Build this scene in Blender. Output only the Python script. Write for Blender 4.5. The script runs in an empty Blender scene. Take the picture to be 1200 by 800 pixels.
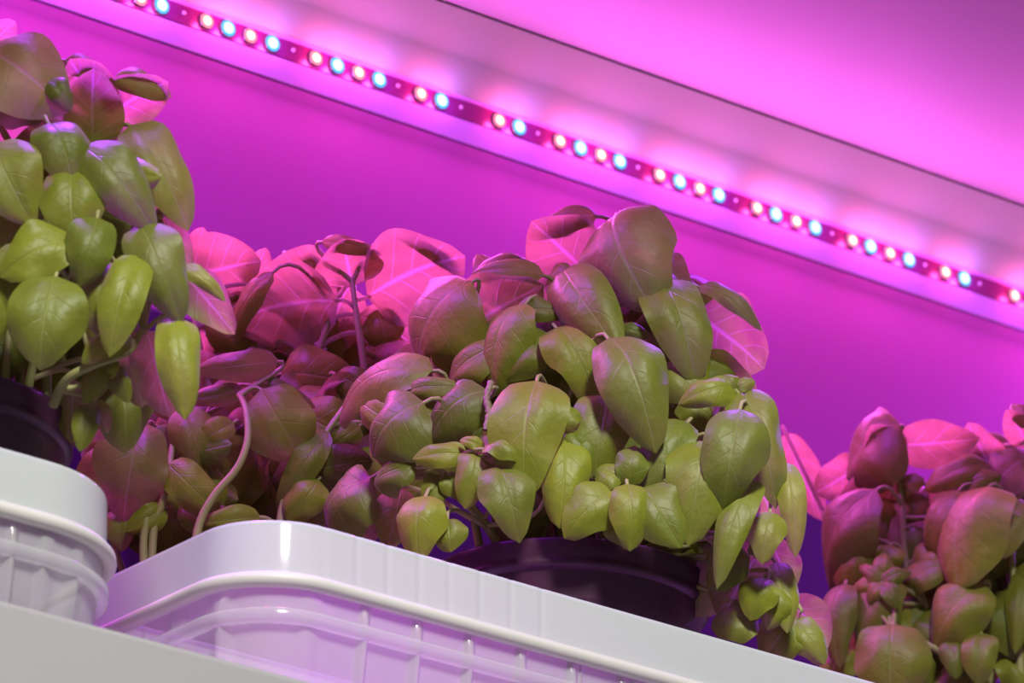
import bpy, bmesh, math, random
import numpy as np
from mathutils import Vector, Matrix

random.seed(7)
rng = random.Random(11)
SC = bpy.context.scene
COL = SC.collection

# ------------------------------------------------------------------ camera
F = 6500.0                                   # focal length for a 1200 px wide frame
V1 = np.array([9400.0, 2940.0, F])           # vanishing direction of the shelf (world X)
ROLL = math.radians(1.5)
PITCH = math.atan((2940 * math.cos(ROLL) - 9400 * math.sin(ROLL)) / F)
CU = np.array([math.cos(PITCH) * math.sin(ROLL), -math.cos(PITCH) * math.cos(ROLL), math.sin(PITCH)])
CX = V1 / np.linalg.norm(V1)
CY = np.cross(CU, CX)
Z0 = 0.122                                   # middle pot's rim above the lower shelf


def ray(x, y):
    d = np.array([x - 600.0, y - 400.0, F])
    d /= np.linalg.norm(d)
    return np.array([d @ CX, d @ CY, d @ CU])


CAM = np.array([0, 0, Z0]) - 2.4 * ray(667, 686)
right = Vector((CX[0], CY[0], CU[0]))
down = Vector((CX[1], CY[1], CU[1]))
fwd = Vector((CX[2], CY[2], CU[2]))
cd = bpy.data.cameras.new('camera')
cam = bpy.data.objects.new('camera', cd)
COL.objects.link(cam)
M = Matrix.Identity(4)
for i in range(3):
    M[i][0], M[i][1], M[i][2], M[i][3] = right[i], -down[i], -fwd[i], CAM[i]
cam.matrix_world = M
cd.sensor_width = 36.0
cd.lens = F / 1200 * 36.0
cd.clip_start = 0.05
cd.dof.use_dof = True
cd.dof.focus_distance = 2.36
cd.dof.aperture_fstop = 18.0
SC.camera = cam

# ------------------------------------------------------------------ world, light, exposure
SC.view_settings.view_transform = 'Standard'
SC.view_settings.look = 'None'
SC.view_settings.gamma = 1.0
SC.view_settings.use_curve_mapping = False
SC.view_settings.exposure = 0.0
W = bpy.data.worlds.new('world')
SC.world = W
W.use_nodes = True
W.node_tree.nodes['Background'].inputs[0].default_value = (0.95, 0.95, 0.95, 1)
W.node_tree.nodes['Background'].inputs[1].default_value = 0.12


def area(name, loc, target, sx, sy, power, color):
    l = bpy.data.lights.new(name, 'AREA')
    l.shape = 'RECTANGLE'
    l.size, l.size_y = sx, sy
    l.energy = power
    l.color = color
    o = bpy.data.objects.new(name, l)
    COL.objects.link(o)
    o.location = loc
    o.rotation_euler = (Vector(target) - Vector(loc)).to_track_quat('-Z', 'Y').to_euler()
    return o


# daylight of the room: a window in front of the shelves; the deep upper shelf shades the back
area('room_window_light', (-0.90, -1.75, 1.50), (0, 0, 0.15), 0.30, 0.55, 78.0, (1.0, 0.985, 0.93))

LED_RED = (1.0, 0.06, 0.38)
LED_BLUE = (0.42, 0.08, 1.0)
LED_POWER = 0.125
LEFT_FILL_POWER = 2.4
RIGHT_FILL_POWER = 5.5
MID_FILL_POWER = 1.1
LED_TILT = math.radians(22)

WALL_Y, RAIL_Y = 0.20, 0.1955
SHELF_TOP, SHELF_FRONT = 0.0, -0.115
STRIP_Z, UNDER_Z = 0.1218 + 0.3196, 0.4787


# ------------------------------------------------------------------ helpers
def V(a):
    return Vector((float(a[0]), float(a[1]), float(a[2])))


def at_y(x, y, yv):
    d = ray(x, y)
    return V(CAM + d * ((yv - CAM[1]) / d[1]))


def at_z(x, y, zv):
    d = ray(x, y)
    return V(CAM + d * ((zv - CAM[2]) / d[2]))


def link(name, me, mats, parent=None, smooth=True):
    o = bpy.data.objects.new(name, me)
    COL.objects.link(o)
    for m in (mats if isinstance(mats, (list, tuple)) else [mats]):
        if m.name not in [x.name for x in me.materials]:
            me.materials.append(m)
    if smooth:
        me.polygons.foreach_set('use_smooth', [True] * len(me.polygons))
    if parent:
        o.parent = parent
    return o


def tag(o, label=None, cat=None, group=None, kind=None):
    if label: o['label'] = label
    if cat: o['category'] = cat
    if group: o['group'] = group
    if kind: o['kind'] = kind
    return o


def empty(name, loc, label, cat, group=None):
    o = bpy.data.objects.new(name, None)
    COL.objects.link(o)
    o.location = loc
    o.empty_display_size = 0.02
    return tag(o, label, cat, group)


def pydata(name, v, f):
    me = bpy.data.meshes.new(name)
    me.from_pydata([tuple(p) for p in v], [], f)
    me.update()
    return me


def box_mesh(name, a, b, bevel=0.0):
    bm = bmesh.new()
    bmesh.ops.create_cube(bm, size=1.0)
    for v in bm.verts:
        v.co = Vector([(a[i] + b[i]) / 2 + v.co[i] * (b[i] - a[i]) for i in range(3)])
    if bevel:
        bmesh.ops.bevel(bm, geom=bm.edges[:], offset=bevel, segments=2, affect='EDGES', profile=0.7)
    me = bpy.data.meshes.new(name)
    bm.to_mesh(me)
    bm.free()
    return me


def prism_x(name, prof, x0, x1):
    """closed profile of (y, z) extruded along X"""
    n = len(prof)
    v = [(x0, y, z) for y, z in prof] + [(x1, y, z) for y, z in prof]
    f = [(i, (i + 1) % n, n + (i + 1) % n, n + i) for i in range(n)]
    f += [tuple(range(n - 1, -1, -1)), tuple(range(n, 2 * n))]
    me = pydata(name, v, f)
    bm = bmesh.new(); bm.from_mesh(me)
    bmesh.ops.recalc_face_normals(bm, faces=bm.faces)
    bm.to_mesh(me); bm.free()
    return me


def lathe_mesh(name, prof, seg=64, closed=False):
    v, f = [], []
    n = len(prof)
    for k in range(seg):
        a = 2 * math.pi * k / seg
        for r, z in prof:
            v.append((r * math.cos(a), r * math.sin(a), z))
    for k in range(seg):
        k2 = (k + 1) % seg
        for i in range(n if closed else n - 1):
            j = (i + 1) % n
            f.append((k * n + i, k2 * n + i, k2 * n + j, k * n + j))
    return pydata(name, v, f)


def tube_geo(pts, radii, sides=6):
    v, f = [], []
    n = len(pts)
    for i in range(n):
        t = (pts[min(i + 1, n - 1)] - pts[max(i - 1, 0)]).normalized()
        u = t.cross(Vector((0.31, 0.17, 0.93)))
        if u.length < 1e-4: u = t.cross(Vector((1, 0, 0)))
        u.normalize()
        w = t.cross(u)
        for k in range(sides):
            a = 2 * math.pi * k / sides
            v.append(pts[i] + (u * math.cos(a) + w * math.sin(a)) * radii[i])
    for i in range(n - 1):
        for k in range(sides):
            k2 = (k + 1) % sides
            f.append((i * sides + k, i * sides + k2, (i + 1) * sides + k2, (i + 1) * sides + k))
    return v, f


def spline(pts, sub=5):
    out = []
    n = len(pts)
    for i in range(n - 1):
        p0, p1, p2, p3 = pts[max(i - 1, 0)], pts[i], pts[i + 1], pts[min(i + 2, n - 1)]
        for s in range(sub):
            t = s / sub
            out.append(0.5 * ((2 * p1) + (p2 - p0) * t + (2 * p0 - 5 * p1 + 4 * p2 - p3) * t * t
                              + (3 * p1 - p0 - 3 * p2 + p3) * t ** 3))
    out.append(pts[-1])
    return out


# ------------------------------------------------------------------ materials
def nodes(name):
    m = bpy.data.materials.new(name)
    m.use_nodes = True
    nt = m.node_tree
    nt.nodes.clear()
    out = nt.nodes.new('ShaderNodeOutputMaterial')
    return m, nt, out


def principled(name, color, rough=0.5, spec=0.5, noise=0.0, nscale=30.0, bump=0.0, bscale=200.0):
    m, nt, out = nodes(name)
    b = nt.nodes.new('ShaderNodeBsdfPrincipled')
    b.inputs['Base Color'].default_value = (*color, 1)
    b.inputs['Roughness'].default_value = rough
    b.inputs['Specular IOR Level'].default_value = spec
    nt.links.new(b.outputs[0], out.inputs[0])
    tc = nt.nodes.new('ShaderNodeTexCoord')
    if noise:
        n = nt.nodes.new('ShaderNodeTexNoise')
        n.inputs['Scale'].default_value = nscale
        n.inputs['Detail'].default_value = 4
        nt.links.new(tc.outputs['Object'], n.inputs['Vector'])
        mx = nt.nodes.new('ShaderNodeMix'); mx.data_type = 'RGBA'
        mx.inputs['A'].default_value = (*[c * (1 - noise) for c in color], 1)
        mx.inputs['B'].default_value = (*[min(1, c * (1 + noise)) for c in color], 1)
        nt.links.new(n.outputs['Fac'], mx.inputs['Factor'])
        nt.links.new(mx.outputs['Result'], b.inputs['Base Color'])
    if bump:
        n = nt.nodes.new('ShaderNodeTexNoise')
        n.inputs['Scale'].default_value = bscale
        nt.links.new(tc.outputs['Object'], n.inputs['Vector'])
        bp = nt.nodes.new('ShaderNodeBump')
        bp.inputs['Strength'].default_value = bump
        bp.inputs['Distance'].default_value = 0.001
        nt.links.new(n.outputs['Fac'], bp.inputs['Height'])
        nt.links.new(bp.outputs[0], b.inputs['Normal'])
    return m


def emission(name, color, strength):
    m, nt, out = nodes(name)
    e = nt.nodes.new('ShaderNodeEmission')
    e.inputs[0].default_value = (*color, 1)
    e.inputs[1].default_value = strength
    nt.links.new(e.outputs[0], out.inputs[0])
    return m


def plastic(name, diff, trans, clear, gloss_rough=0.12, tint=(1, 1, 1)):
    """thin translucent polypropylene: weights of diffuse, translucent and clear"""
    m, nt, out = nodes(name)
    N, L = nt.nodes.new, nt.links.new
    d = N('ShaderNodeBsdfDiffuse'); d.inputs[0].default_value = (0.86 * tint[0], 0.87 * tint[1], 0.87 * tint[2], 1)
    t = N('ShaderNodeBsdfTranslucent'); t.inputs[0].default_value = (0.9 * tint[0], 0.9 * tint[1], 0.9 * tint[2], 1)
    c = N('ShaderNodeBsdfTransparent'); c.inputs[0].default_value = (0.97, 0.97, 0.98, 1)
    g = N('ShaderNodeBsdfGlossy'); g.inputs['Roughness'].default_value = gloss_rough
    m1 = N('ShaderNodeMixShader'); m1.inputs[0].default_value = trans / (diff + trans)
    L(d.outputs[0], m1.inputs[1]); L(t.outputs[0], m1.inputs[2])
    m2 = N('ShaderNodeMixShader'); m2.inputs[0].default_value = clear
    L(m1.outputs[0], m2.inputs[1]); L(c.outputs[0], m2.inputs[2])
    lw = N('ShaderNodeLayerWeight')
    fr = N('ShaderNodeMath'); fr.operation = 'MULTIPLY_ADD'
    pw = N('ShaderNodeMath'); pw.operation = 'POWER'; pw.inputs[1].default_value = 4.0
    L(lw.outputs['Facing'], pw.inputs[0]); L(pw.outputs[0], fr.inputs[0]); fr.inputs[1].default_value = 0.7; fr.inputs[2].default_value = 0.045
    m3 = N('ShaderNodeMixShader')
    L(fr.outputs[0], m3.inputs[0]); L(m2.outputs[0], m3.inputs[1]); L(g.outputs[0], m3.inputs[2])
    L(m3.outputs[0], out.inputs[0])
    return m


def leaf_material(name, thin):
    m, nt, out = nodes(name)
    N, L = nt.nodes.new, nt.links.new

    def math_(op, a, b=None, c=None):
        n = N('ShaderNodeMath'); n.operation = op
        for i, x in enumerate((a, b, c)):
            if x is None: continue
            if isinstance(x, (int, float)): n.inputs[i].default_value = x
            else: L(x, n.inputs[i])
        return n.outputs[0]

    def rgb(fac, a, b):
        n = N('ShaderNodeMix'); n.data_type = 'RGBA'
        for key, x in (('Factor', fac), ('A', a), ('B', b)):
            if isinstance(x, tuple): n.inputs[key].default_value = (*x, 1)
            elif isinstance(x, (int, float)): n.inputs[key].default_value = x
            else: L(x, n.inputs[key])
        return n.outputs['Result']
    uv = N('ShaderNodeUVMap'); uv.uv_map = 'UVMap'
    sep = N('ShaderNodeSeparateXYZ'); L(uv.outputs[0], sep.inputs[0])
    u, v = sep.outputs[0], sep.outputs[1]          # u 0..1 along, v -1..1 across (0 at the midrib)
    av = math_('ABSOLUTE', v)
    mid = math_('SUBTRACT', 1.0, math_('SMOOTH_MIN', math_('DIVIDE', av, 0.075 if thin > 0.3 else 0.055), 1.0, 0.1))
    side = math_('GREATER_THAN', v, 0.0)
    ph = math_('ADD', math_('MULTIPLY', u, 4.8), math_('MULTIPLY', side, 0.37))
    ph = math_('SUBTRACT', ph, math_('MULTIPLY', math_('POWER', av, 0.85), 1.30))
    tri = math_('ABSOLUTE', math_('SUBTRACT', math_('FRACT', ph), 0.5))
    vein = math_('SUBTRACT', 1.0, math_('MINIMUM', math_('DIVIDE', tri, 0.07 if thin > 0.3 else 0.05), 1.0))
    vein = math_('MULTIPLY', vein, math_('SUBTRACT', 1.0, math_('MULTIPLY', av, 0.75)))
    veins = math_('MAXIMUM', math_('MAXIMUM', mid, 0.0), math_('MULTIPLY', vein, 0.7))
    tc = N('ShaderNodeTexCoord')
    n1 = N('ShaderNodeTexNoise'); n1.inputs['Scale'].default_value = 150; n1.inputs['Detail'].default_value = 3
    L(tc.outputs['Object'], n1.inputs['Vector'])
    n2 = N('ShaderNodeTexNoise'); n2.inputs['Scale'].default_value = 420; n2.inputs['Detail'].default_value = 2
    L(tc.outputs['Object'], n2.inputs['Vector'])
    oi = N('ShaderNodeObjectInfo')
    rnd = oi.outputs['Random']
    base = rgb(rnd, (0.120, 0.150, 0.009), (0.265, 0.290, 0.012))
    base = rgb(math_('MULTIPLY', n1.outputs['Fac'], 0.55), base, (0.105, 0.128, 0.009))
    base = rgb(math_('MULTIPLY', veins, 0.30 if thin > 0.3 else 0.17), base, (0.36, 0.40, 0.10))
    stem = math_('LESS_THAN', u, -0.5)
    base = rgb(stem, base, (0.36, 0.34, 0.13))
    tr = rgb(math_('MULTIPLY', n1.outputs['Fac'], 0.8), (0.74, 0.56, 0.30), (0.36, 0.23, 0.16))
    tr = rgb(math_('MULTIPLY', veins, 0.75), tr, (0.98, 0.75, 0.78))
    pb = N('ShaderNodeBsdfPrincipled')
    L(base, pb.inputs['Base Color'])
    pb.inputs['Roughness'].default_value = 0.50
    pb.inputs['Specular IOR Level'].default_value = 0.42
    pb.inputs['Sheen Weight'].default_value = 0.10
    pb.inputs['Sheen Roughness'].default_value = 0.45
    hgt = math_('SUBTRACT', math_('MULTIPLY', n1.outputs['Fac'], 1.3), math_('MULTIPLY', veins, 0.45))
    hgt = math_('ADD', hgt, math_('MULTIPLY', n2.outputs['Fac'], 0.14))
    bp = N('ShaderNodeBump'); bp.inputs['Strength'].default_value = 0.42; bp.inputs['Distance'].default_value = 0.0012
    L(hgt, bp.inputs['Height']); L(bp.outputs[0], pb.inputs['Normal'])
    tb = N('ShaderNodeBsdfTranslucent'); L(tr, tb.inputs[0]); L(bp.outputs[0], tb.inputs['Normal'])
    mx = N('ShaderNodeMixShader'); mx.inputs[0].default_value = thin
    L(pb.outputs[0], mx.inputs[1]); L(tb.outputs[0], mx.inputs[2])
    L(mx.outputs[0], out.inputs[0])
    return m


M_WALL = principled('led_tinted_wall', (0.40, 0.125, 0.27), 0.7, 0.2, 0.02, 8, 0.04, 300)  # magenta of the LED light is put into the wall's colour
M_DARK = principled('dark_purple_band', (0.030, 0.012, 0.040), 0.6, 0.3, 0.1, 20)
M_RAIL = principled('cream_rail_paint', (0.44, 0.70, 0.36), 0.6, 0.3, 0.03, 12, 0.05, 250)
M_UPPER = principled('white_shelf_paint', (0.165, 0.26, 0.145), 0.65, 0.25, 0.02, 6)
M_SHELF = principled('white_shelf_laminate', (0.40, 0.385, 0.40), 0.5, 0.3, 0.03, 10, 0.03, 400)
M_CHANNEL = principled('led_tinted_channel', (0.88, 0.56, 0.88), 0.35, 0.5, 0.02, 40)  # pink of the LED light is mixed into the plastic's colour
M_BOARD = principled('led_circuit_board', (0.22, 0.02, 0.12), 0.25, 0.6)
M_PACK = principled('led_package_plastic', (0.75, 0.70, 0.72), 0.35, 0.5)
M_RES = principled('solder_pad_metal', (0.95, 0.85, 0.85), 0.25, 0.9)
M_E_RED = emission('red_led_core', (1.0, 0.80, 0.55), 2.6)
M_E_RED2 = emission('red_led_halo', (1.0, 0.25, 0.36), 1.5)
M_E_BLUE = emission('blue_led_core', (0.60, 0.98, 1.0), 2.4)
M_E_BLUE2 = emission('blue_led_halo', (0.10, 0.42, 1.0), 1.6)
M_POT = principled('dark_plum_pot_plastic', (0.056, 0.014, 0.042), 0.38, 0.45, 0.1, 60, 0.08, 900)
M_SOIL = principled('peat_soil', (0.03, 0.018, 0.012), 0.9, 0.1, 0.5, 300, 1.0, 600)
M_STEM = principled('basil_stem_skin', (0.30, 0.30, 0.10), 0.45, 0.4, 0.15, 80)
M_DRY = principled('withered_flower', (0.30, 0.20, 0.16), 0.8, 0.2, 0.3, 300)
M_LEAF = leaf_material('basil_leaf_firm', 0.13)
M_THIN = leaf_material('basil_leaf_thin', 0.46)
M_BAND = plastic('frosted_white_plastic', 0.78, 0.22, 0.02, 0.10, (0.70, 0.73, 0.73))
M_LIP = plastic('cream_plastic_bead', 0.80, 0.20, 0.0, 0.5, (0.86, 0.84, 0.78))
M_FLANGE = plastic('clear_plastic_flange', 0.5, 0.5, 0.62, 0.1)
M_CLEAR = plastic('clear_plastic', 0.5, 0.5, 0.36, 0.10)

# ------------------------------------------------------------------ setting: wall, rail
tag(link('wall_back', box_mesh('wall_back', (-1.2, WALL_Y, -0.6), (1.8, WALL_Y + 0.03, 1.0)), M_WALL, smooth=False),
    'plain back wall behind the basil plants, LED magenta put into its colour', 'wall', kind='structure')
tag(link('trim_1', prism_x('trim_1', [(RAIL_Y, STRIP_Z + 0.0066), (RAIL_Y - 0.0288, STRIP_Z + 0.0363), (RAIL_Y - 0.0240, STRIP_Z + 0.0366), (WALL_Y, STRIP_Z + 0.0366), (WALL_Y, STRIP_Z + 0.0066)], -1.2, 1.8), M_RAIL, smooth=False),
    'pale cream slanted rail board between the light strip and the upper shelf', 'trim', kind='structure')

bz = at_y(945, 592, WALL_Y - 0.006).z  # thin dark strip covers the lower part of the back wall
tag(link('dark_band_back', box_mesh('dark_band_back', (-1.2, WALL_Y - 0.006, 0.0), (1.8, WALL_Y, bz), 0.002), M_DARK, smooth=False),
    'dark purple band along the foot of the back wall', 'baseboard', kind='structure')

# ------------------------------------------------------------------ shelves
tag(link('shelf', box_mesh('shelf', (-1.2, SHELF_FRONT, -0.07), (1.8, WALL_Y, SHELF_TOP), 0.002), M_SHELF, smooth=False),
    'grey white lower shelf board carrying the plastic containers', 'shelf')
tag(link('shelf', box_mesh('upper', (-1.2, -0.40, UNDER_Z), (1.8, WALL_Y, UNDER_Z + 0.025), 0.002), M_UPPER, smooth=False),
    'pink lit underside of the upper shelf above the cream rail', 'shelf')


# ------------------------------------------------------------------ LED strips
def led_mesh(name, red):
    """square package with a domed lens facing -Y"""
    bm = bmesh.new()
    bmesh.ops.create_cube(bm, size=1.0)
    for v in bm.verts:
        v.co = Vector((v.co.x * 0.0058, v.co.y * 0.0016 - 0.0008, v.co.z * 0.0058))
    bmesh.ops.bevel(bm, geom=bm.edges[:], offset=0.0004, segments=1, affect='EDGES')
    for f in bm.faces: f.material_index = 0

    def cap(r, h, y0, mi, rings=4, seg=16):
        top = bm.verts.new((0, y0 - h, 0))
        prev = None
        for i in range(1, rings + 1):
            a = i / rings * math.pi / 2
            rr, yy = r * math.sin(a), y0 - h * math.cos(a)
            cur = [bm.verts.new((rr * math.cos(2 * math.pi * k / seg), yy, rr * math.sin(2 * math.pi * k / seg))) for k in range(seg)]
            for k in range(seg):
                k2 = (k + 1) % seg
                f = bm.faces.new((top, cur[k2], cur[k]) if prev is None else (prev[k], prev[k2], cur[k2], cur[k]))
                f.material_index = mi
            prev = cur
    if red:
        cap(0.0038, 0.0005, -0.0016, 2)
        cap(0.0024, 0.0011, -0.0016, 1)
    else:
        cap(0.0042, 0.0005, -0.0016, 2)
        cap(0.0029, 0.0012, -0.0016, 1)
    me = bpy.data.meshes.new(name)
    bm.to_mesh(me); bm.free()
    for mm in ((M_PACK, M_E_RED, M_E_RED2) if red else (M_PACK, M_E_BLUE, M_E_BLUE2)):
        me.materials.append(mm)
    return me


LED_R, LED_B = led_mesh('led_red', True), led_mesh('led_blue', False)
DOT = lathe_mesh('resistor', [(0.0, 0.0009), (0.0006, 0.0009), (0.0011, 0.0004), (0.0011, 0.0)], 10)
for v in DOT.vertices: v.co = Vector((v.co.x, -v.co.z, v.co.y))

strip = empty('led_light_strip', (0, RAIL_Y, STRIP_Z), 'glowing strip of red and blue LEDs running under the cream rail', 'grow light')
# channel, LED pink put into its colour: back web, small upper lip, sloping lower flange
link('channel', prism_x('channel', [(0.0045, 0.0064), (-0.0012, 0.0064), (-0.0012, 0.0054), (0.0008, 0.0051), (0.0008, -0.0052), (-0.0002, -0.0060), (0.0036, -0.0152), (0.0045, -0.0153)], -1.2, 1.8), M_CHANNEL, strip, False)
link('circuit_board', box_mesh('circuit_board', (-1.2, 0.0, -0.0049), (1.8, 0.001, 0.0049)), M_BOARD, strip, False)
LEDS = [('b', 135, 3), ('r', 162, 9), ('b', 187, 17), ('d', 215, 25), ('r', 240, 35), ('b', 265, 42), ('r', 291, 50), ('b', 317, 59),
        ('d', 343, 68), ('r', 368, 77), ('b', 393, 85), ('r', 418, 93), ('b', 442, 101), ('d', 466, 110), ('r', 491, 119), ('b', 515, 127),
        ('d', 540, 134), ('r', 583, 149), ('b', 606, 157), ('d', 630, 164), ('r', 654, 173), ('b', 678, 181), ('r', 702, 188), ('b', 724, 196),
        ('d', 747, 204), ('r', 771, 212), ('b', 794, 219), ('r', 818, 228), ('b', 840, 236), ('d', 862, 243), ('r', 885, 250), ('b', 907, 258),
        ('r', 931, 265), ('b', 953, 272), ('d', 975, 280), ('r', 997, 288), ('b', 1018, 294), ('r', 1041, 301), ('b', 1063, 309), ('d', 1084, 317),
        ('r', 1106, 325), ('b', 1128, 331), ('d', 1148, 338), ('r', 1187, 351), ('b', 1208, 358)]
spots = [(k, at_y(x, y, RAIL_Y).x) for k, x, y in LEDS]
x0, x1 = spots[0][1], spots[-1][1]
for i in range(1, 22): spots.append((('r', 'b')[i % 2 == 0], x0 - i * 0.0155))
for i in range(1, 24): spots.append((('b', 'r')[i % 2], x1 + i * 0.0155))


def light_data(name, color, power):
    l = bpy.data.lights.new(name, 'AREA')
    l.shape, l.size = 'DISK', 0.005
    l.color, l.energy = color, power
    return l


LEAK = 0.13


def leak_data(name, color):
    l = bpy.data.lights.new(name, 'POINT')
    l.color, l.energy, l.shadow_soft_size = color, LED_POWER * LEAK, 0.002
    return l


KRED, KBLUE = leak_data('red_side_glow', LED_RED), leak_data('blue_side_glow', LED_BLUE)
LRED, LBLUE = light_data('red_glow', LED_RED, LED_POWER), light_data('blue_glow', LED_BLUE, LED_POWER)
for k, x in spots:
    if k == 'd':
        o = link('solder_pad', DOT, M_RES, strip); o.location = (x, 0.0, 0.0008); continue
    o = bpy.data.objects.new('led', LED_R if k == 'r' else LED_B)
    COL.objects.link(o); o.parent = strip; o.location = (x, 0.0, 0.0)
    o['label'] = 'red LED with a pale yellow core' if k == 'r' else 'blue LED with a white core'
    lo = bpy.data.objects.new('led_glow', LRED if k == 'r' else LBLUE)
    COL.objects.link(lo); lo.parent = strip; lo.location = (x, -0.0046, -0.0004)
    ko = bpy.data.objects.new('led_side_glow', KRED if k == 'r' else KBLUE)
    COL.objects.link(ko); ko.parent = strip; ko.location = (x, -0.0075, 0.0)
    lo.rotation_euler = (LED_TILT - math.pi / 2, 0, 0)


def fill_strip(x, y0, y1, power, label):
    """short LED strip added out of view under the upper shelf as fill light"""
    c = (y0 + y1) / 2
    hl = (y1 - y0) / 2
    root = empty('led_light_strip', (x, c, UNDER_Z), label, 'grow light')
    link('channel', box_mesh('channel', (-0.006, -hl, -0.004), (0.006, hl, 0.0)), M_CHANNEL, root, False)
    n = int(hl * 2 / 0.0165)
    for i in range(n):
        o = bpy.data.objects.new('led', LED_R if i % 2 else LED_B)
        COL.objects.link(o); o.parent = root; o.location = (0, -hl + 0.008 + i * 0.0165, -0.004); o.rotation_euler = (math.pi / 2, 0, 0)
    fl = bpy.data.lights.new('fill_strip_glow', 'AREA')
    fl.shape, fl.size, fl.size_y, fl.energy, fl.color = 'RECTANGLE', 0.006, hl * 2, power, (0.42, 0.03, 1.0)
    fo = bpy.data.objects.new('fill_strip_glow', fl)
    COL.objects.link(fo); fo.parent = root; fo.location = (0, 0, -0.0085)


fill_strip(-0.27, -0.06, 0.05, LEFT_FILL_POWER, 'added unseen LED strip above the left plants, for violet light on the leaves')  # unseen lamps added to light the leaves and the right of the wall
fill_strip(0.13, -0.07, 0.05, MID_FILL_POWER, 'added unseen LED strip between the middle and right plants, for violet light on the leaves')
fill_strip(0.66, -0.06, 0.12, RIGHT_FILL_POWER, 'added unseen LED strip past the right plant, brightening the wall')


# ------------------------------------------------------------------ plastic containers
def rounded_rect(x0, x1, y0, y1, r, per_corner=12, straight=None):
    """list of (x, y, nx, ny, s) anticlockwise seen from above; the front (y0) side sampled finely"""
    pts = []

    def arc(cx, cy, a0):
        for i in range(per_corner + 1):
            a = a0 + math.pi / 2 * i / per_corner
            pts.append((cx + r * math.cos(a), cy + r * math.sin(a), math.cos(a), math.sin(a)))
    arc(x0 + r, y0 + r, math.pi)
    n = straight or 2
    for i in range(1, n):
        pts.append((x0 + r + (x1 - x0 - 2 * r) * i / n, y0, 0, -1))
    arc(x1 - r, y0 + r, 1.5 * math.pi)
    for i in range(1, 24):
        pts.append((x1, y0 + r + (y1 - y0 - 2 * r) * i / 24, 1, 0))
    arc(x1 - r, y1 - r, 0)
    for i in range(1, 4):
        pts.append((x1 - r - (x1 - x0 - 2 * r) * i / 4, y1, 0, 1))
    arc(x0 + r, y1 - r, 0.5 * math.pi)
    for i in range(1, 24):
        pts.append((x0, y1 - r - (y1 - y0 - 2 * r) * i / 24, -1, 0))
    return pts


def skin_mesh(name, path, rows, bump=None, closed_profile=False, floor=False):
    """rows of (outward offset, z) swept round the path; bump(p, row) adds an outward offset"""
    v, f = [], []
    n = len(path)
    for j, (off, z) in enumerate(rows):
        for p in path:
            o = off + (bump(p, j) if bump else 0)
            v.append((p[0] + p[2] * o, p[1] + p[3] * o, z))
    m = len(rows)
    for j in range(m if closed_profile else m - 1):
        j2 = (j + 1) % m
        for i in range(n):
            i2 = (i + 1) % n
            f.append((j2 * n + i, j2 * n + i2, j * n + i2, j * n + i))
    if floor:
        f.append(tuple((m - 1) * n + i for i in range(n - 1, -1, -1)))
    return pydata(name, v, f)


def container(label, x0, x1, y0, y1, r, grooves, ribs, rise=0.0):
    root = empty('plastic_container', ((x0 + x1) / 2, (y0 + y1) / 2, 0.0), label, 'container', 'plastic containers on the lower shelf')
    off = Vector((-(x0 + x1) / 2, -(y0 + y1) / 2, 0))
    path = rounded_rect(x0, x1, y0, y1, r, 14, max(int((x1 - x0) / 0.00055), 8))
    top = 0.0787 + rise
    zb = top - 0.0232

    def grv(p, j):
        if p[3] < -0.98:
            for g in grooves:
                d = abs(p[0] - g)
                if d < 0.0024: return -0.00035 * (1 - d / 0.0024)
        return 0

    def rib(p, j):
        if j < 1: return 0
        key = p[0] if p[3] < -0.9 else None
        if key is None and abs(p[2]) > 0.9: key = p[1]
        if key is not None:
            for g in ribs:
                d = abs(key - g)
                if d < 0.0036: return 0.0032 * (0.5 + 0.5 * math.cos(math.pi * d / 0.0036))
        return 0
    parts = [
        ('rim_band', skin_mesh('rim_band', path, [(-0.0012, top - 0.0006), (-0.0006, top), (0.0002, top - 0.0003), (0.0006, top - 0.002), (0.0014, zb + 0.002), (0.0016, zb)], grv), M_BAND),
        ('lip', skin_mesh('lip', path, [(0.0010, zb + 0.0006), (0.0036, zb + 0.0002), (0.0052, zb - 0.0014), (0.0056, zb - 0.0034), (0.0046, zb - 0.0052), (0.0030, zb - 0.0060), (0.0004, zb - 0.0056), (-0.0004, zb - 0.0020)], None, True), M_LIP),
        ('body', skin_mesh('body', path, [(0.0004, zb - 0.0050), (-0.0006, zb - 0.0150), (-0.0014, zb - 0.0215), (-0.0022, zb - 0.030), (-0.0045, 0.0036), (-0.0075, 0.0012), (-0.012, 0.0006)], rib, False, True), M_CLEAR),
        ('flange', skin_mesh('flange', path, [(-0.0008, zb - 0.0140), (0.0022, zb - 0.0144), (0.0034, zb - 0.0156), (0.0030, zb - 0.0196), (0.0014, zb - 0.0204), (-0.0012, zb - 0.0200)], None, False), M_FLANGE),
    ]
    for nm, me, mt in parts:
        me.transform(Matrix.Translation(off))
        link(nm, me, mt, root)
    return root


CF = -0.085
gx = [at_y(x, 640 + (x - 460) * 0.2817, CF).x for x in (381, 418, 454, 491, 526, 562, 598, 634)]
rx0 = at_y(300, 700, CF).x
container('long translucent container with a white rim in front of the middle basil', -0.2215, 0.20, CF, 0.063, 0.034, gx,
          [rx0 + 0.0262 * k for k in range(-2, 18)] + [-0.06 + 0.03 * k for k in range(5)])
CL = -0.074
xr = at_y(125, 595, CL + 0.035).x
container('rounded translucent container with a white rim holding the leftmost pot', xr - 0.30, xr, CL, CL + 0.165, 0.05, [],
          [at_y(x, 660, CL).x for x in (-40, 12, 52, 90)])

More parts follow.
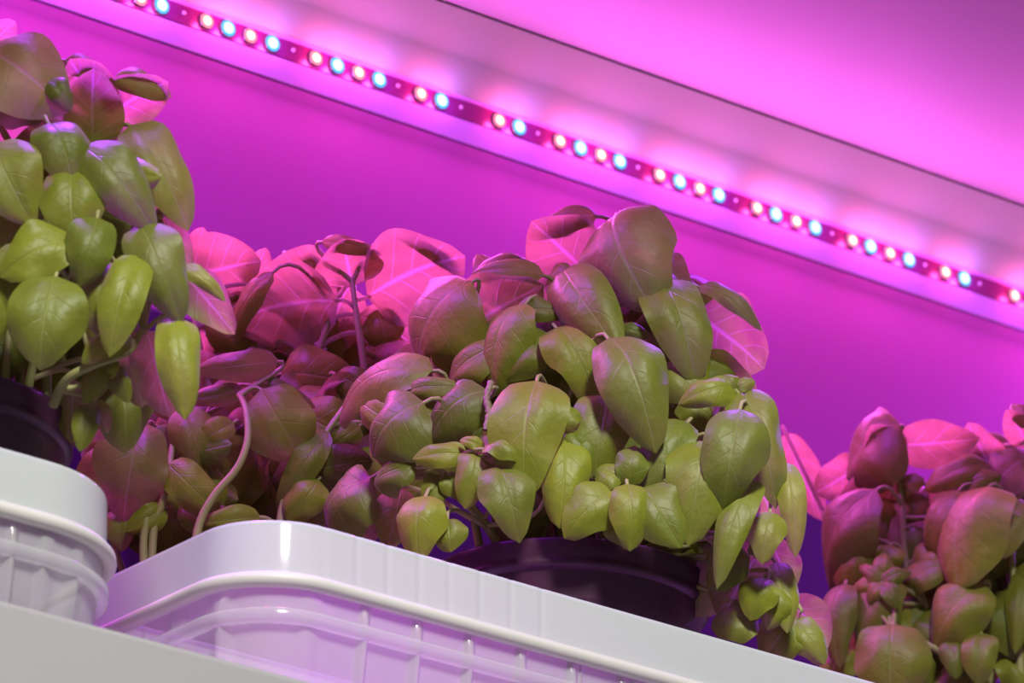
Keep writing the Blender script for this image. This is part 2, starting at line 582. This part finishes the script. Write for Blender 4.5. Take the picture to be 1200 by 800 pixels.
# ------------------------------------------------------------------ basil plants
H = Vector((fwd.x, fwd.y, 0)).normalized()       # horizontal view direction
POT_PROF = [(0.0430, 0.0005), (0.0465, 0.0030), (0.0545, 0.0830), (0.0552, 0.0840), (0.0552, 0.0865), (0.0560, 0.0872), (0.0572, 0.1035), (0.0570, 0.1045),
            (0.0590, 0.1052), (0.0610, 0.1065), (0.0612, 0.1080), (0.0606, 0.1090), (0.0612, 0.1105), (0.0619, 0.1150), (0.0622, 0.1170), (0.0616, 0.1180), (0.0606, 0.1178), (0.0598, 0.1160), (0.0560, 0.090), (0.0440, 0.004)]


def leaf_geo(B, T, n, width, under, bend, cup, seed, petiole=None, res=(14, 10)):
    """one basil leaf from base B to tip T; n is the normal turned to the viewer"""
    r = random.Random(seed)
    A = T - B
    Ln = A.length
    A = A.normalized()
    S = n.cross(A).normalized()
    sgn = -1.0 if under else 1.0
    ph, ph2, fq = r.uniform(0, 6.28), r.uniform(0, 6.28), r.uniform(9, 14)
    skew = r.uniform(-0.10, 0.10)
    fold = r.uniform(-0.5, 0.5)
    e1, e2, e3 = r.uniform(0, 6.28), r.uniform(0, 6.28), r.uniform(0.04, 0.10)
    twist = r.uniform(-0.22, 0.22)
    tipc = r.uniform(0.0, 0.10)
    ns, nv = res
    v, uv, f = [], [], []
    for i in range(ns + 1):
        s = i / ns
        w = (math.sin(math.pi * min(1, s ** 0.76)) ** 0.56) if 0 < s < 1 else 0.0
        w = max(w, 0.015) * (1 - 0.10 * s ** 3)
        for j in range(nv + 1):
            t = -1 + 2 * j / nv
            a = abs(t)
            z = bend * Ln * 4 * s * (1 - s) * (1 - 0.35 * (s - 0.5)) - tipc * Ln * max(0, s - 0.75) * 4 * 0.5
            phi = max(0.25, cup * 2.1 * (1 + 0.45 * fold * (1 if t > 0 else -1)))
            sp_ = math.sin(min(phi, 2.9) / 2)
            across = math.sin(a * phi / 2) / sp_ * (1 if t > 0 else -1)
            z += -width * 0.5 * w * (1 - math.cos(a * phi / 2)) / sp_ * min(1.0, 0.35 + 1.3 * s)
            z += 0.055 * width * w * (1 - math.exp(-(a / 0.16) ** 2)) * (1 - a * 0.6)
            z += 0.016 * width * w * math.sin(2 * math.pi * (s * 4.8 - a * 1.3) + ph) * a * (1.2 - a)
            z += 0.045 * width * w * math.sin(5.0 * s + 2.6 * t + ph2) * math.sin(3.1 * t + ph)
            z += twist * width * 0.5 * t * w * (s - 0.35)
            z += 0.075 * width * math.sin(fq * s + ph2 + (2.0 if t > 0 else 0)) * a ** 3 * w
            wt = w * (1 + e3 * math.sin(7.3 * s + (e1 if t > 0 else e2)))
            p = B + A * (Ln * s) + S * (across * wt * width * 0.5 + skew * width * 4 * s * (1 - s) * 0.5) + n * (sgn * z)
            v.append(p); uv.append((s, t))
    for i in range(ns):
        for j in range(nv):
            q = (i * (nv + 1) + j, (i + 1) * (nv + 1) + j, (i + 1) * (nv + 1) + j + 1, i * (nv + 1) + j + 1)
            f.append(q)
    if petiole:
        pv, pf = tube_geo(petiole, [0.0012 - 0.0004 * i / (len(petiole) - 1) for i in range(len(petiole))], 6)
        o = len(v)
        v += pv; uv += [(-1.0, 0.0)] * len(pv)
        f += [tuple(o + k for k in q) for q in pf]
    return v, f, uv


class Plant:
    def __init__(self, label, x, y, rise, seed):
        self.axis = Vector((x, y, rise))
        self.root = empty('potted_basil', self.axis, label, 'plant', 'potted basil plants on the lower shelf')
        self.r = random.Random(seed)
        self.tilt = 0.50
        self.seed = seed * 1000
        self.stems = []      # (object, points in world)
        link('pot', lathe_mesh('pot', POT_PROF, 80), M_POT, self.root)
        soil = lathe_mesh('soil', [(0.0, 0.104), (0.02, 0.1045), (0.04, 0.1035), (0.0572, 0.102)], 28)
        for v in soil.vertices: v.co.z += self.r.uniform(-0.0015, 0.0015)
        link('soil', soil, M_SOIL, self.root)

    def P(self, x, y, d):
        """point on the pixel's line of sight, d cm in front of the plant's own vertical plane"""
        o = self.axis - H * (d * 0.01)
        rd = V(ray(x, y)); c = V(CAM)
        return c + rd * ((o - c).dot(H) / rd.dot(H))

    def stem(self, pts, r0=0.0021, r1=0.0013):
        sp = spline(pts, 5)
        n = len(sp)
        v, f = tube_geo([p - self.axis for p in sp], [r0 + (r1 - r0) * i / (n - 1) for i in range(n)], 8)
        o = link('stem', pydata('stem', v, f), M_STEM, self.root)
        self.stems.append((o, sp))

    def auto_stems(self, n, height, spread):
        for k in range(n):
            a = 2 * math.pi * (k + self.r.random()) / n
            p0 = self.axis + Vector((math.cos(a) * 0.032 * self.r.uniform(0.4, 1.1), math.sin(a) * 0.032 * self.r.uniform(0.4, 1.1), 0.103))
            rr = spread * self.r.uniform(0.4, 1.0)
            p2 = self.axis + Vector((math.cos(a) * rr, math.sin(a) * rr, 0.118 + height * self.r.uniform(0.6, 1.0)))
            p1 = (p0 + p2) / 2 + Vector((self.r.uniform(-.006, .006), self.r.uniform(-.006, .006), 0))
            self.stem([p0, p1, p2])

    def leaf(self, bx, by, tx, ty, w, face='T', d=5.0, lx=0.0, g=None, bend=None, cup=None):
        self.seed += 1
        r = random.Random(self.seed)
        under = face == 'U'
        ex, ey = (tx - bx) * 0.05, (ty - by) * 0.05
        bx, by, tx, ty = bx - ex, by - ey, tx + ex, ty + ey
        B = self.P(bx, by, d)
        c = V(CAM)
        toc = (c - B).normalized()
        if g is None: g = self.tilt + r.uniform(-0.1, 0.1) if not under else r.uniform(-0.30, -0.10)
        if lx < -0.12 and not under:
            lx *= 2.4
            cup = r.uniform(0.95, 1.2)
        n = (toc + Vector((0, 0, g)) + right * (lx + r.uniform(-0.12, 0.12))).normalized()
        rd = V(ray(tx, ty))
        T = c + rd * ((B - c).dot(n) / rd.dot(n))
        A = (T - B)
        S = n.cross(A.normalized()).normalized()
        vd = (B - c).normalized()
        fs = max(0.45, math.sqrt(max(0.01, 1 - S.dot(vd) ** 2)))
        width = w * 1.20 * (B - c).length / F / fs
        if bend is None: bend = r.uniform(0.16, 0.28) if not under else r.uniform(0.08, 0.18)
        if cup is None: cup = r.uniform(0.45, 1.05) if not under else r.uniform(0.30, 0.6)
        # petiole to the nearest stem
        best = None
        for so, sp in self.stems:
            for q in sp[3:]:
                dd = (q - B).length + max(0.0, q.z - B.z + 0.004) * 1.5 + max(0.0, (B - q).dot(H)) * 1.0
                if best is None or dd < best[0]: best = (dd, so, q)
        pet = None
        so = best[1]
        q = best[2]
        dist = (q - B).length
        ctrl = B - A.normalized() * min(0.02, dist * 0.45) - n * (0.004 if not under else 0.002)
        pet = []
        for i in range(7):
            t = i / 6
            pet.append(q * (1 - t) ** 2 + ctrl * 2 * t * (1 - t) + (B + A * 0.03) * t ** 2 - self.axis)
        v, f, uv = leaf_geo(B - self.axis, T - self.axis, n, width, under, bend, cup, self.seed, pet)
        me = pydata('leaf', v, f)
        ul = me.uv_layers.new(name='UVMap')
        for lp in me.loops: ul.data[lp.index].uv = uv[lp.vertex_index]
        link('leaf', me, M_THIN if under else M_LEAF, so)

    def fill(self, n, cx, cy, ax, ay, d0, d1, wmin=44, wmax=76):
        for _ in range(n):
            a, q = self.r.uniform(0, 6.283), math.sqrt(self.r.random())
            x, y = cx + ax * q * math.cos(a), cy + ay * q * math.sin(a)
            L = self.r.uniform(wmin, wmax) * 1.35
            dr = math.atan2(y - cy + ay * 0.5, x - cx) + self.r.uniform(-0.9, 0.9)
            self.leaf(x - math.cos(dr) * L * .5, y - math.sin(dr) * L * .5, x + math.cos(dr) * L * .5, y + math.sin(dr) * L * .5,
                      L / 1.4, 'T' if self.r.random() < 0.7 else 'U', self.r.uniform(d0, d1), self.r.uniform(-0.4, 0.4))


# --- the leftmost plant
pc = at_z(-91, 493, 0.1218)
p1 = Plant('tall basil at the left edge of the photo, its pot in the rounded container', pc.x, pc.y, 0.0035, 1)
p1.auto_stems(6, 0.12, 0.05)
for pts in ([(5, 470, 3), (8, 420, 3), (18, 330, 2), (30, 200, 1)], [(30, 470, 3.5), (40, 420, 3.6), (62, 330, 3.2), (90, 220, 2)],
            [(55, 470, 2.5), (60, 400, 2.5), (100, 280, 2.5), (128, 138, 1)], [(62, 475, 4), (78, 445, 5), (108, 428, 5.4), (150, 412, 4.6), (168, 385, 4)],
            [(20, 470, 1), (40, 380, 1), (140, 300, 2), (200, 240, 2)]):
    p1.stem([p1.P(*q) for q in pts])
for a in [
    (-6, 50, 17, 26, 30, 'U', 0), (-14, 62, 76, 128, 84, 'T', 4.6), (0, 104, 74, 142, 46, 'U', 3.4), (-10, 128, 48, 140, 34, 'T', 4.2),
    (128, 137, 84, 72, 58, 'U', 2.0), (126, 139, 194, 98, 58, 'U', 2.2), (128, 140, 100, 172, 34, 'U', 1.5), (138, 150, 158, 186, 26, 'U', 1.6), (118, 120, 96, 66, 30, 'T', 1.2),
    (156, 152, 218, 262, 58, 'T', 3.0), (150, 165, 204, 244, 42, 'U', 2.6), (-8, 172, 36, 258, 74, 'T', 6.6), (58, 148, 84, 216, 58, 'T', 6.2), (84, 200, 86, 283, 64, 'T', 6.4),
    (97, 176, 178, 268, 56, 'T', 6.0), (118, 218, 164, 270, 44, 'U', 4.6), (86, 284, 4, 322, 56, 'T', 7.0), (113, 258, 94, 332, 50, 'T', 7.0),
    (166, 268, 210, 372, 58, 'T', 5.8), (64, 328, 48, 428, 80, 'T', 7.6), (162, 304, 130, 412, 48, 'T', 6.6), (122, 308, 112, 388, 42, 'T', 6.0), (150, 398, 98, 424, 30, 'T', 5.6),
    (200, 376, 216, 484, 46, 'T', 5.2), (172, 392, 198, 484, 52, 'U', 4.8), (22, 288, 4, 384, 44, 'T', 6.2), (24, 250, -6, 310, 44, 'T', 5.2), (-12, 320, -6, 400, 46, 'T', 6.0),
    (214, 322, 272, 388, 44, 'U', 4.0), (208, 316, 262, 350, 18, 'T', 4.4), (190, 250, 222, 320, 30, 'U', 2.4), (182, 300, 238, 366, 34, 'U', 3.2),
    (122, 424, 100, 470, 26, 'T', 4.0), (86, 448, 84, 516, 36, 'U', 3.0), (106, 476, 94, 526, 28, 'T', 3.4), (148, 404, 166, 474, 42, 'U', 3.0), (130, 432, 150, 470, 24, 'T', 3.2),
    (118, 436, 138, 424, 22, 'T', 4.4), (112, 470, 126, 506, 22, 'U', 2.8),
    (78, 72, 130, 96, 24, 'T', 2.6), (136, 92, 198, 112, 26, 'T', 2.8), (58, 96, 82, 128, 24, 'T', 5.0),
]: p1.leaf(*a)
p1.fill(52, 70, 260, 95, 150, -3.0, 2.6)
p1.fill(10, 20, 400, 50, 40, -2.0, 2.6)
p1.fill(34, -110, 280, 75, 170, -3.0, 5.0)
p1.fill(18, 120, 440, 60, 50, -3.0, -0.5)

# --- the plant behind, between the two containers
p3 = Plant('basil standing behind the gap between containers, its top leaves glowing pink', -0.107, 0.1305, 0.0, 3)
p3.tilt = 0.12
p3.auto_stems(5, 0.10, 0.05)
for pts in ([(440, 560, 0), (432, 470, 0.5), (424, 410, 1), (418, 370, 1.2), (413, 330, 1.2)], [(222, 690, 5.0), (232, 620, 5.2), (250, 582, 5.4), (278, 548, 5.6), (290, 515, 5.6), (288, 480, 5.2), (280, 462, 4.6)],
            [(270, 560, 0), (250, 470, 0), (232, 400, 0), (224, 322, 0)], [(340, 580, 0), (345, 480, 0), (370, 420, 0), (392, 356, 0.6)], [(176, 720, 3.6), (180, 620, 4), (190, 590, 4.2), (198, 550, 4.4), (205, 500, 4)],
            [(172, 730, 3.6), (168, 640, 4), (172, 600, 4.2), (168, 540, 4), (165, 505, 3.6)], [(322, 690, 3), (330, 600, 3), (345, 560, 3.2), (380, 510, 3.4), (420, 455, 3)]):
    p3.stem([p3.P(*q) for q in pts])
for a in [
    (222, 322, 302, 306, 74, 'U', 0.0), (390, 353, 276, 378, 88, 'U', 1.4), (413, 332, 402, 282, 68, 'U', 1.2), (436, 346, 540, 302, 92, 'U', 0.8), (408, 338, 376, 424, 60, 'U', 0.2),
    (422, 372, 484, 404, 42, 'U', 0.2), (428, 432, 502, 412, 38, 'U', 0.4), (378, 318, 320, 312, 42, 'U', -0.6), (300, 332, 311, 292, 28, 'U', -0.8), (290, 346, 266, 384, 32, 'U', -0.4),
    (234, 388, 288, 422, 48, 'U', 0.0), (322, 424, 232, 434, 32, 'T', 4.0), (328, 408, 368, 466, 56, 'U', 0.0), (440, 450, 500, 424, 40, 'U', -0.3), (222, 300, 238, 268, 26, 'U', -1.0),
    (452, 404, 440, 362, 40, 'T', -0.5), (346, 300, 384, 322, 34, 'T', -1.2), (300, 380, 340, 420, 40, 'U', -0.6), (240, 430, 300, 452, 40, 'U', -0.4), (380, 412, 352, 458, 40, 'T', -0.2),
    (282, 458, 222, 470, 24, 'T', 3.6), (308, 460, 352, 538, 72, 'T', 4.6), (296, 452, 366, 476, 26, 'T', 3.4), (424, 448, 372, 510, 52, 'U', 2.8), (272, 496, 230, 522, 28, 'T', 4.4),
    (214, 480, 238, 562, 46, 'T', 4.4), (164, 498, 146, 606, 74, 'T', 5.0), (198, 546, 254, 602, 44, 'T', 4.8), (164, 506, 110, 498, 32, 'T', 4.0), (206, 500, 190, 540, 34, 'T', 3.8),
    (382, 508, 328, 598, 32, 'T', 3.4), (374, 550, 434, 540, 44, 'T', 3.2), (372, 564, 338, 608, 42, 'T', 3.6), (236, 536, 302, 528, 56, 'U', 0.6), (320, 552, 262, 580, 40, 'U', 0.4),
    (192, 596, 150, 622, 30, 'T', 4.0), (142, 598, 142, 644, 32, 'T', 3.4), (302, 606, 232, 614, 28, 'T', 4.2), (250, 600, 284, 620, 24, 'T', 4.0), (216, 590, 246, 628, 30, 'T', 3.4),
    (400, 470, 440, 520, 44, 'T', 2.0), (396, 440, 452, 470, 36, 'T', 2.2), (345, 560, 390, 530, 30, 'T', 2.6), (182, 500, 200, 556, 34, 'T', 3.0), (180, 470, 224, 492, 24, 'T', 3.4),
    (300, 486, 262, 516, 34, 'U', 2.0), (420, 500, 380, 528, 30, 'T', 2.8), (436, 400, 472, 440, 42, 'U', -0.4),
    (318, 322, 274, 402, 24, 'T', 2.0, -0.3), (380, 284, 442, 296, 18, 'T', 1.6), (480, 278, 542, 318, 18, 'T', 1.4),
]: p3.leaf(*a)
p3.fill(62, 300, 520, 150, 90, -2.6, 2.0)
p3.fill(34, 180, 560, 70, 60, -1.0, 2.8)
p3.fill(20, 390, 560, 70, 50, -1.0, 2.4)
p3.fill(14, 340, 400, 90, 40, -2.6, -0.8)

# --- the middle plant in front
p2 = Plant('bushy basil in the dark pot of the long container, full round head of leaves', 0.0, 0.0, 0.0035, 2)
p2.auto_stems(7, 0.09, 0.045)
for pts in ([(582, 634, 3.6), (566, 610, 4), (548, 588, 4.4), (530, 560, 4), (520, 500, 3)], [(562, 640, 2.4), (556, 610, 2.6), (548, 570, 3)], [(634, 630, 2), (642, 600, 2.2), (650, 560, 2.6), (655, 505, 4)],
            [(700, 620, 1), (715, 500, 1), (722, 390, 1.6), (723, 330, 2), (726, 280, 1.6)], [(690, 610, 0), (660, 480, 1), (640, 400, 2), (655, 345, 2), (690, 318, 1.4)], [(760, 620, 1), (800, 500, 2), (860, 458, 4)],
            [(660, 640, 2), (620, 500, 2), (570, 430, 2), (540, 392, 2.4)], [(740, 610, 2), (737, 570, 6.0)], [(780, 600, 1), (830, 560, 3), (900, 560, 4)]):
    p2.stem([p2.P(*q) for q in pts])
for a in [
    (690, 322, 626, 262, 78, 'U', 2.0, -0.1), (724, 256, 762, 358, 92, 'T', 3.6, -0.25), (542, 390, 632, 336, 78, 'U', 3.0), (550, 334, 492, 424, 76, 'T', 4.0, -0.35), (664, 322, 724, 408, 62, 'T', 3.6, -0.2, 0.75),
    (694, 372, 638, 340, 42, 'U', 2.6), (560, 330, 628, 312, 34, 'T', 2.0), (776, 332, 816, 442, 62, 'T', 4.2, 0.1), (776, 345, 800, 425, 40, 'U', 3.4), (818, 370, 892, 428, 82, 'U', 1.4), (768, 342, 768, 400, 32, 'T', 2.4, -0.5),
    (745, 352, 742, 384, 24, 'U', 3.0), (722, 388, 760, 393, 18, 'T', 4.6), (720, 388, 702, 408, 22, 'T', 4.6), (614, 360, 578, 458, 44, 'T', 5.2, -0.4), (650, 398, 610, 364, 44, 'U', 4.2), (606, 366, 664, 366, 26, 'T', 4.6), (642, 394, 592, 444, 52, 'T', 5.0),
    (654, 388, 698, 472, 56, 'T', 5.2), (716, 402, 766, 524, 70, 'T', 7.4, 0.05), (712, 468, 698, 552, 64, 'T', 6.4), (628, 452, 616, 576, 78, 'T', 7.2, -0.05), (568, 460, 503, 518, 50, 'T', 6.2, -0.25), (494, 474, 438, 532, 68, 'T', 6.4, -0.25),
    (502, 436, 402, 494, 54, 'T', 5.0, -0.45, 0.8), (536, 454, 464, 472, 24, 'T', 5.6, -0.3), (576, 410, 528, 456, 42, 'T', 4.8, -0.35), (546, 534, 486, 538, 26, 'T', 6.8), (544, 540, 484, 556, 26, 'U', 6.2), (486, 548, 440, 566, 40, 'T', 6.2, -0.3),
    (498, 584, 490, 652, 50, 'T', 6.6, -0.15), (562, 530, 546, 592, 40, 'T', 6.6), (568, 526, 618, 538, 24, 'T', 7.8, 0, 0.9), (566, 526, 540, 516, 14, 'T', 7.4), (584, 550, 608, 630, 54, 'T', 7.4), (524, 610, 528, 644, 36, 'T', 6.6), (655, 506, 662, 474, 38, 'T', 7.6),
    (662, 516, 656, 614, 50, 'T', 7.4), (664, 502, 692, 556, 36, 'T', 6.8), (722, 574, 664, 628, 50, 'T', 7.6), (735, 570, 738, 642, 42, 'T', 8.2), (752, 575, 796, 638, 52, 'T', 7.8), (714, 606, 738, 642, 32, 'T', 7.4), (730, 562, 700, 550, 36, 'T', 7.8), (738, 568, 744, 524, 34, 'T', 7.9),
    (804, 498, 752, 574, 46, 'T', 6.8), (830, 522, 808, 632, 72, 'T', 7.2), (866, 484, 848, 590, 66, 'T', 8.0), (860, 460, 816, 512, 52, 'U', 6.2), (860, 456, 798, 472, 30, 'T', 6.4), (868, 460, 908, 588, 50, 'T', 6.2, 0.2), (884, 566, 842, 682, 36, 'T', 6.8),
    (902, 602, 894, 658, 38, 'T', 6.2), (918, 546, 932, 648, 30, 'T', 5.4, 0.2), (872, 572, 862, 652, 42, 'U', 5.6), (904, 636, 926, 692, 42, 'U', 3.0), (862, 456, 846, 440, 20, 'T', 6.6), (864, 456, 884, 446, 16, 'T', 6.6), (812, 430, 884, 458, 48, 'U', 2.0), (782, 428, 822, 474, 48, 'T', 4.4),
    (760, 394, 806, 434, 42, 'T', 3.6), (800, 470, 838, 500, 40, 'T', 4.6), (432, 562, 384, 618, 48, 'T', 3.4, -0.5, 0.8), (470, 574, 454, 642, 42, 'U', 4.4, -0.2), (430, 590, 420, 640, 50, 'U', 3.0), (520, 480, 476, 500, 30, 'T', 4.6), (590, 520, 570, 560, 34, 'T', 5.4), (690, 440, 660, 470, 34, 'T', 4.0),
    (600, 590, 640, 600, 30, 'U', 4.8), (520, 560, 500, 590, 30, 'T', 5.8), (522, 556, 540, 584, 24, 'T', 6.2), (884, 655, 848, 724, 66, 'U', 4.6), (886, 724, 836, 734, 44, 'T', 3.6), (900, 680, 880, 724, 40, 'T', 4.4), (860, 640, 842, 690, 44, 'T', 4.9), (915, 690, 900, 735, 34, 'T', 4.0), (840, 640, 870, 672, 36, 'U', 4.8), (806, 580, 790, 640, 40, 'T', 5.8), (620, 404, 662, 432, 40, 'T', 4.8),
    (690, 346, 664, 400, 40, 'U', 2.8), (740, 420, 770, 400, 30, 'T', 3.4), (470, 500, 430, 470, 40, 'T', 4.4, -0.4), (468, 540, 436, 520, 32, 'U', 4.6, -0.3), (596, 352, 560, 300, 34, 'T', 1.4), (640, 572, 640, 520, 30, 'T', 6.0),
    (910, 662, 922, 738, 32, 'T', 3.4), (934, 728, 896, 772, 52, 'T', 1.8), (926, 732, 964, 776, 36, 'T', 1.6), (924, 704, 968, 756, 48, 'U', 1.0),
    (696, 254, 620, 276, 28, 'T', 2.8, -0.15), (634, 322, 556, 320, 22, 'T', 3.6), (822, 338, 890, 384, 20, 'T', 2.2), (668, 316, 640, 340, 26, 'T', 3.0, -0.3), (790, 362, 772, 432, 26, 'U', 4.6),
]: p2.leaf(*a)
# a withered, beaded flower spike hanging between the front leaves
sp = spline([p2.P(576, 446, 7.0), p2.P(570, 466, 7.2), p2.P(573, 484, 7.3), p2.P(569, 504, 7.3)], 6)
vv, ff = tube_geo([q - p2.axis for q in sp], [0.0006 + 0.0011 * abs(math.sin(i * 1.3)) for i in range(len(sp))], 8)
link('flower_spike', pydata('flower_spike', vv, ff), M_DRY, p2.root)['label'] = 'withered beaded flower spike'
p2.fill(80, 660, 480, 190, 120, -3.5, 3.6)
p2.fill(20, 700, 370, 110, 60, -2.5, 1.6)
p2.fill(24, 800, 600, 120, 90, -3.0, 3.2)

# --- the plant on the right
p4 = Plant('basil cut by the right edge of the photo, violet leaves on thin arching stems', 0.29, 0.066, 0.0, 4)
p4.auto_stems(5, 0.09, 0.05)
for pts in ([(1075, 780, 1), (1066, 700, 2), (1060, 640, 2.4), (1056, 583, 2.6), (1048, 528, 2.4), (1024, 512, 3.0)], [(1150, 760, 0), (1165, 660, 0), (1168, 580, 0), (1158, 522, 0)], [(1118, 805, 4), (1110, 770, 4.4), (1070, 748, 4.8), (1046, 736, 5)],
            [(1196, 790, 4), (1193, 720, 4.2), (1186, 650, 4), (1190, 590, 3)], [(1096, 800, 3), (1090, 740, 3), (1076, 690, 3.4), (1040, 682, 3.4)], [(1162, 800, 3), (1152, 740, 3.6), (1150, 690, 3.2)], [(985, 800, 1), (985, 740, 1.4), (965, 600, 0.6)]):
    p4.stem([p4.P(*q) for q in pts])
for a in [
    (1052, 500, 992, 556, 64, 'T', 3.0, -0.35, 0.7), (1050, 540, 1022, 500, 44, 'U', 2.4), (1048, 522, 1144, 514, 46, 'U', 2.2), (1168, 562, 1136, 498, 44, 'U', 0.6), (1164, 556, 1114, 530, 36, 'U', 0.2), (1204, 522, 1180, 482, 30, 'U', 1.0), (1204, 500, 1186, 474, 20, 'T', 1.4),
    (922, 512, 964, 606, 38, 'U', 0.4), (1008, 546, 958, 576, 46, 'U', 1.0), (1052, 552, 982, 602, 46, 'U', 2.0), (1024, 578, 972, 684, 52, 'T', 3.6, -0.4), (1056, 562, 992, 668, 54, 'U', 2.8), (1082, 574, 1044, 642, 32, 'T', 2.0, -0.4), (1058, 574, 1082, 562, 20, 'T', 2.4, -0.3),
    (1156, 575, 1122, 684, 78, 'T', 5.2, -0.3, 0.7), (1122, 578, 1096, 660, 36, 'T', 4.4, -0.4), (1158, 548, 1086, 572, 32, 'T', 3.6, -0.1), (1130, 560, 1088, 590, 34, 'U', 3.0), (1120, 590, 1170, 556, 30, 'T', 3.2, -0.2), (1206, 540, 1162, 574, 46, 'T', 3.6), (1200, 590, 1168, 652, 48, 'T', 4.4),
    (1108, 666, 1050, 684, 32, 'T', 4.6, -0.2, 0.8), (1046, 680, 1010, 758, 50, 'T', 4.4, -0.15), (1046, 735, 1044, 818, 78, 'T', 5.8), (1150, 686, 1096, 760, 56, 'T', 5.2, -0.15), (1112, 753, 1120, 792, 26, 'T', 5.0), (1150, 744, 1148, 800, 38, 'T', 5.4), (990, 688, 984, 778, 38, 'T', 3.4, -0.2),
    (1034, 682, 1008, 662, 18, 'T', 4.8, -0.2), (1034, 682, 1036, 648, 20, 'T', 4.6), (1034, 682, 1066, 670, 18, 'T', 4.8), (1034, 684, 1018, 706, 20, 'T', 4.9, -0.2), (1030, 684, 1000, 690, 22, 'T', 4.6, -0.2), (1036, 684, 1052, 712, 20, 'T', 4.8),
    (1042, 640, 1030, 680, 36, 'T', 3.0, -0.2), (1010, 640, 990, 700, 40, 'T', 2.6, -0.3), (1100, 640, 1060, 620, 34, 'U', 2.4), (1090, 690, 1120, 740, 30, 'U', 2.8), (1180, 660, 1160, 720, 40, 'U', 3.0), (1196, 730, 1176, 790, 36, 'T', 3.0), (1200, 670, 1190, 760, 30, 'T', 4.0),
    (1060, 760, 1090, 800, 34, 'T', 3.6), (1000, 760, 968, 800, 44, 'T', 2.8), (1164, 600, 1204, 624, 34, 'U', 2.4), (1144, 530, 1190, 548, 30, 'U', -0.4), (1096, 640, 1076, 676, 30, 'T', 3.4, -0.3), (1130, 700, 1160, 670, 24, 'T', 3.6),
    (1110, 700, 1086, 770, 36, 'U', 3.0), (1136, 790, 1100, 820, 44, 'T', 4.0), (1180, 770, 1210, 810, 44, 'T', 3.6),
]: p4.leaf(*a)
p4.fill(60, 1100, 700, 110, 100, -2.5, 2.6)
p4.fill(30, 1250, 690, 75, 110, -2.5, 4.5)
p4.fill(8, 1140, 590, 60, 40, -2.5, 1.4)
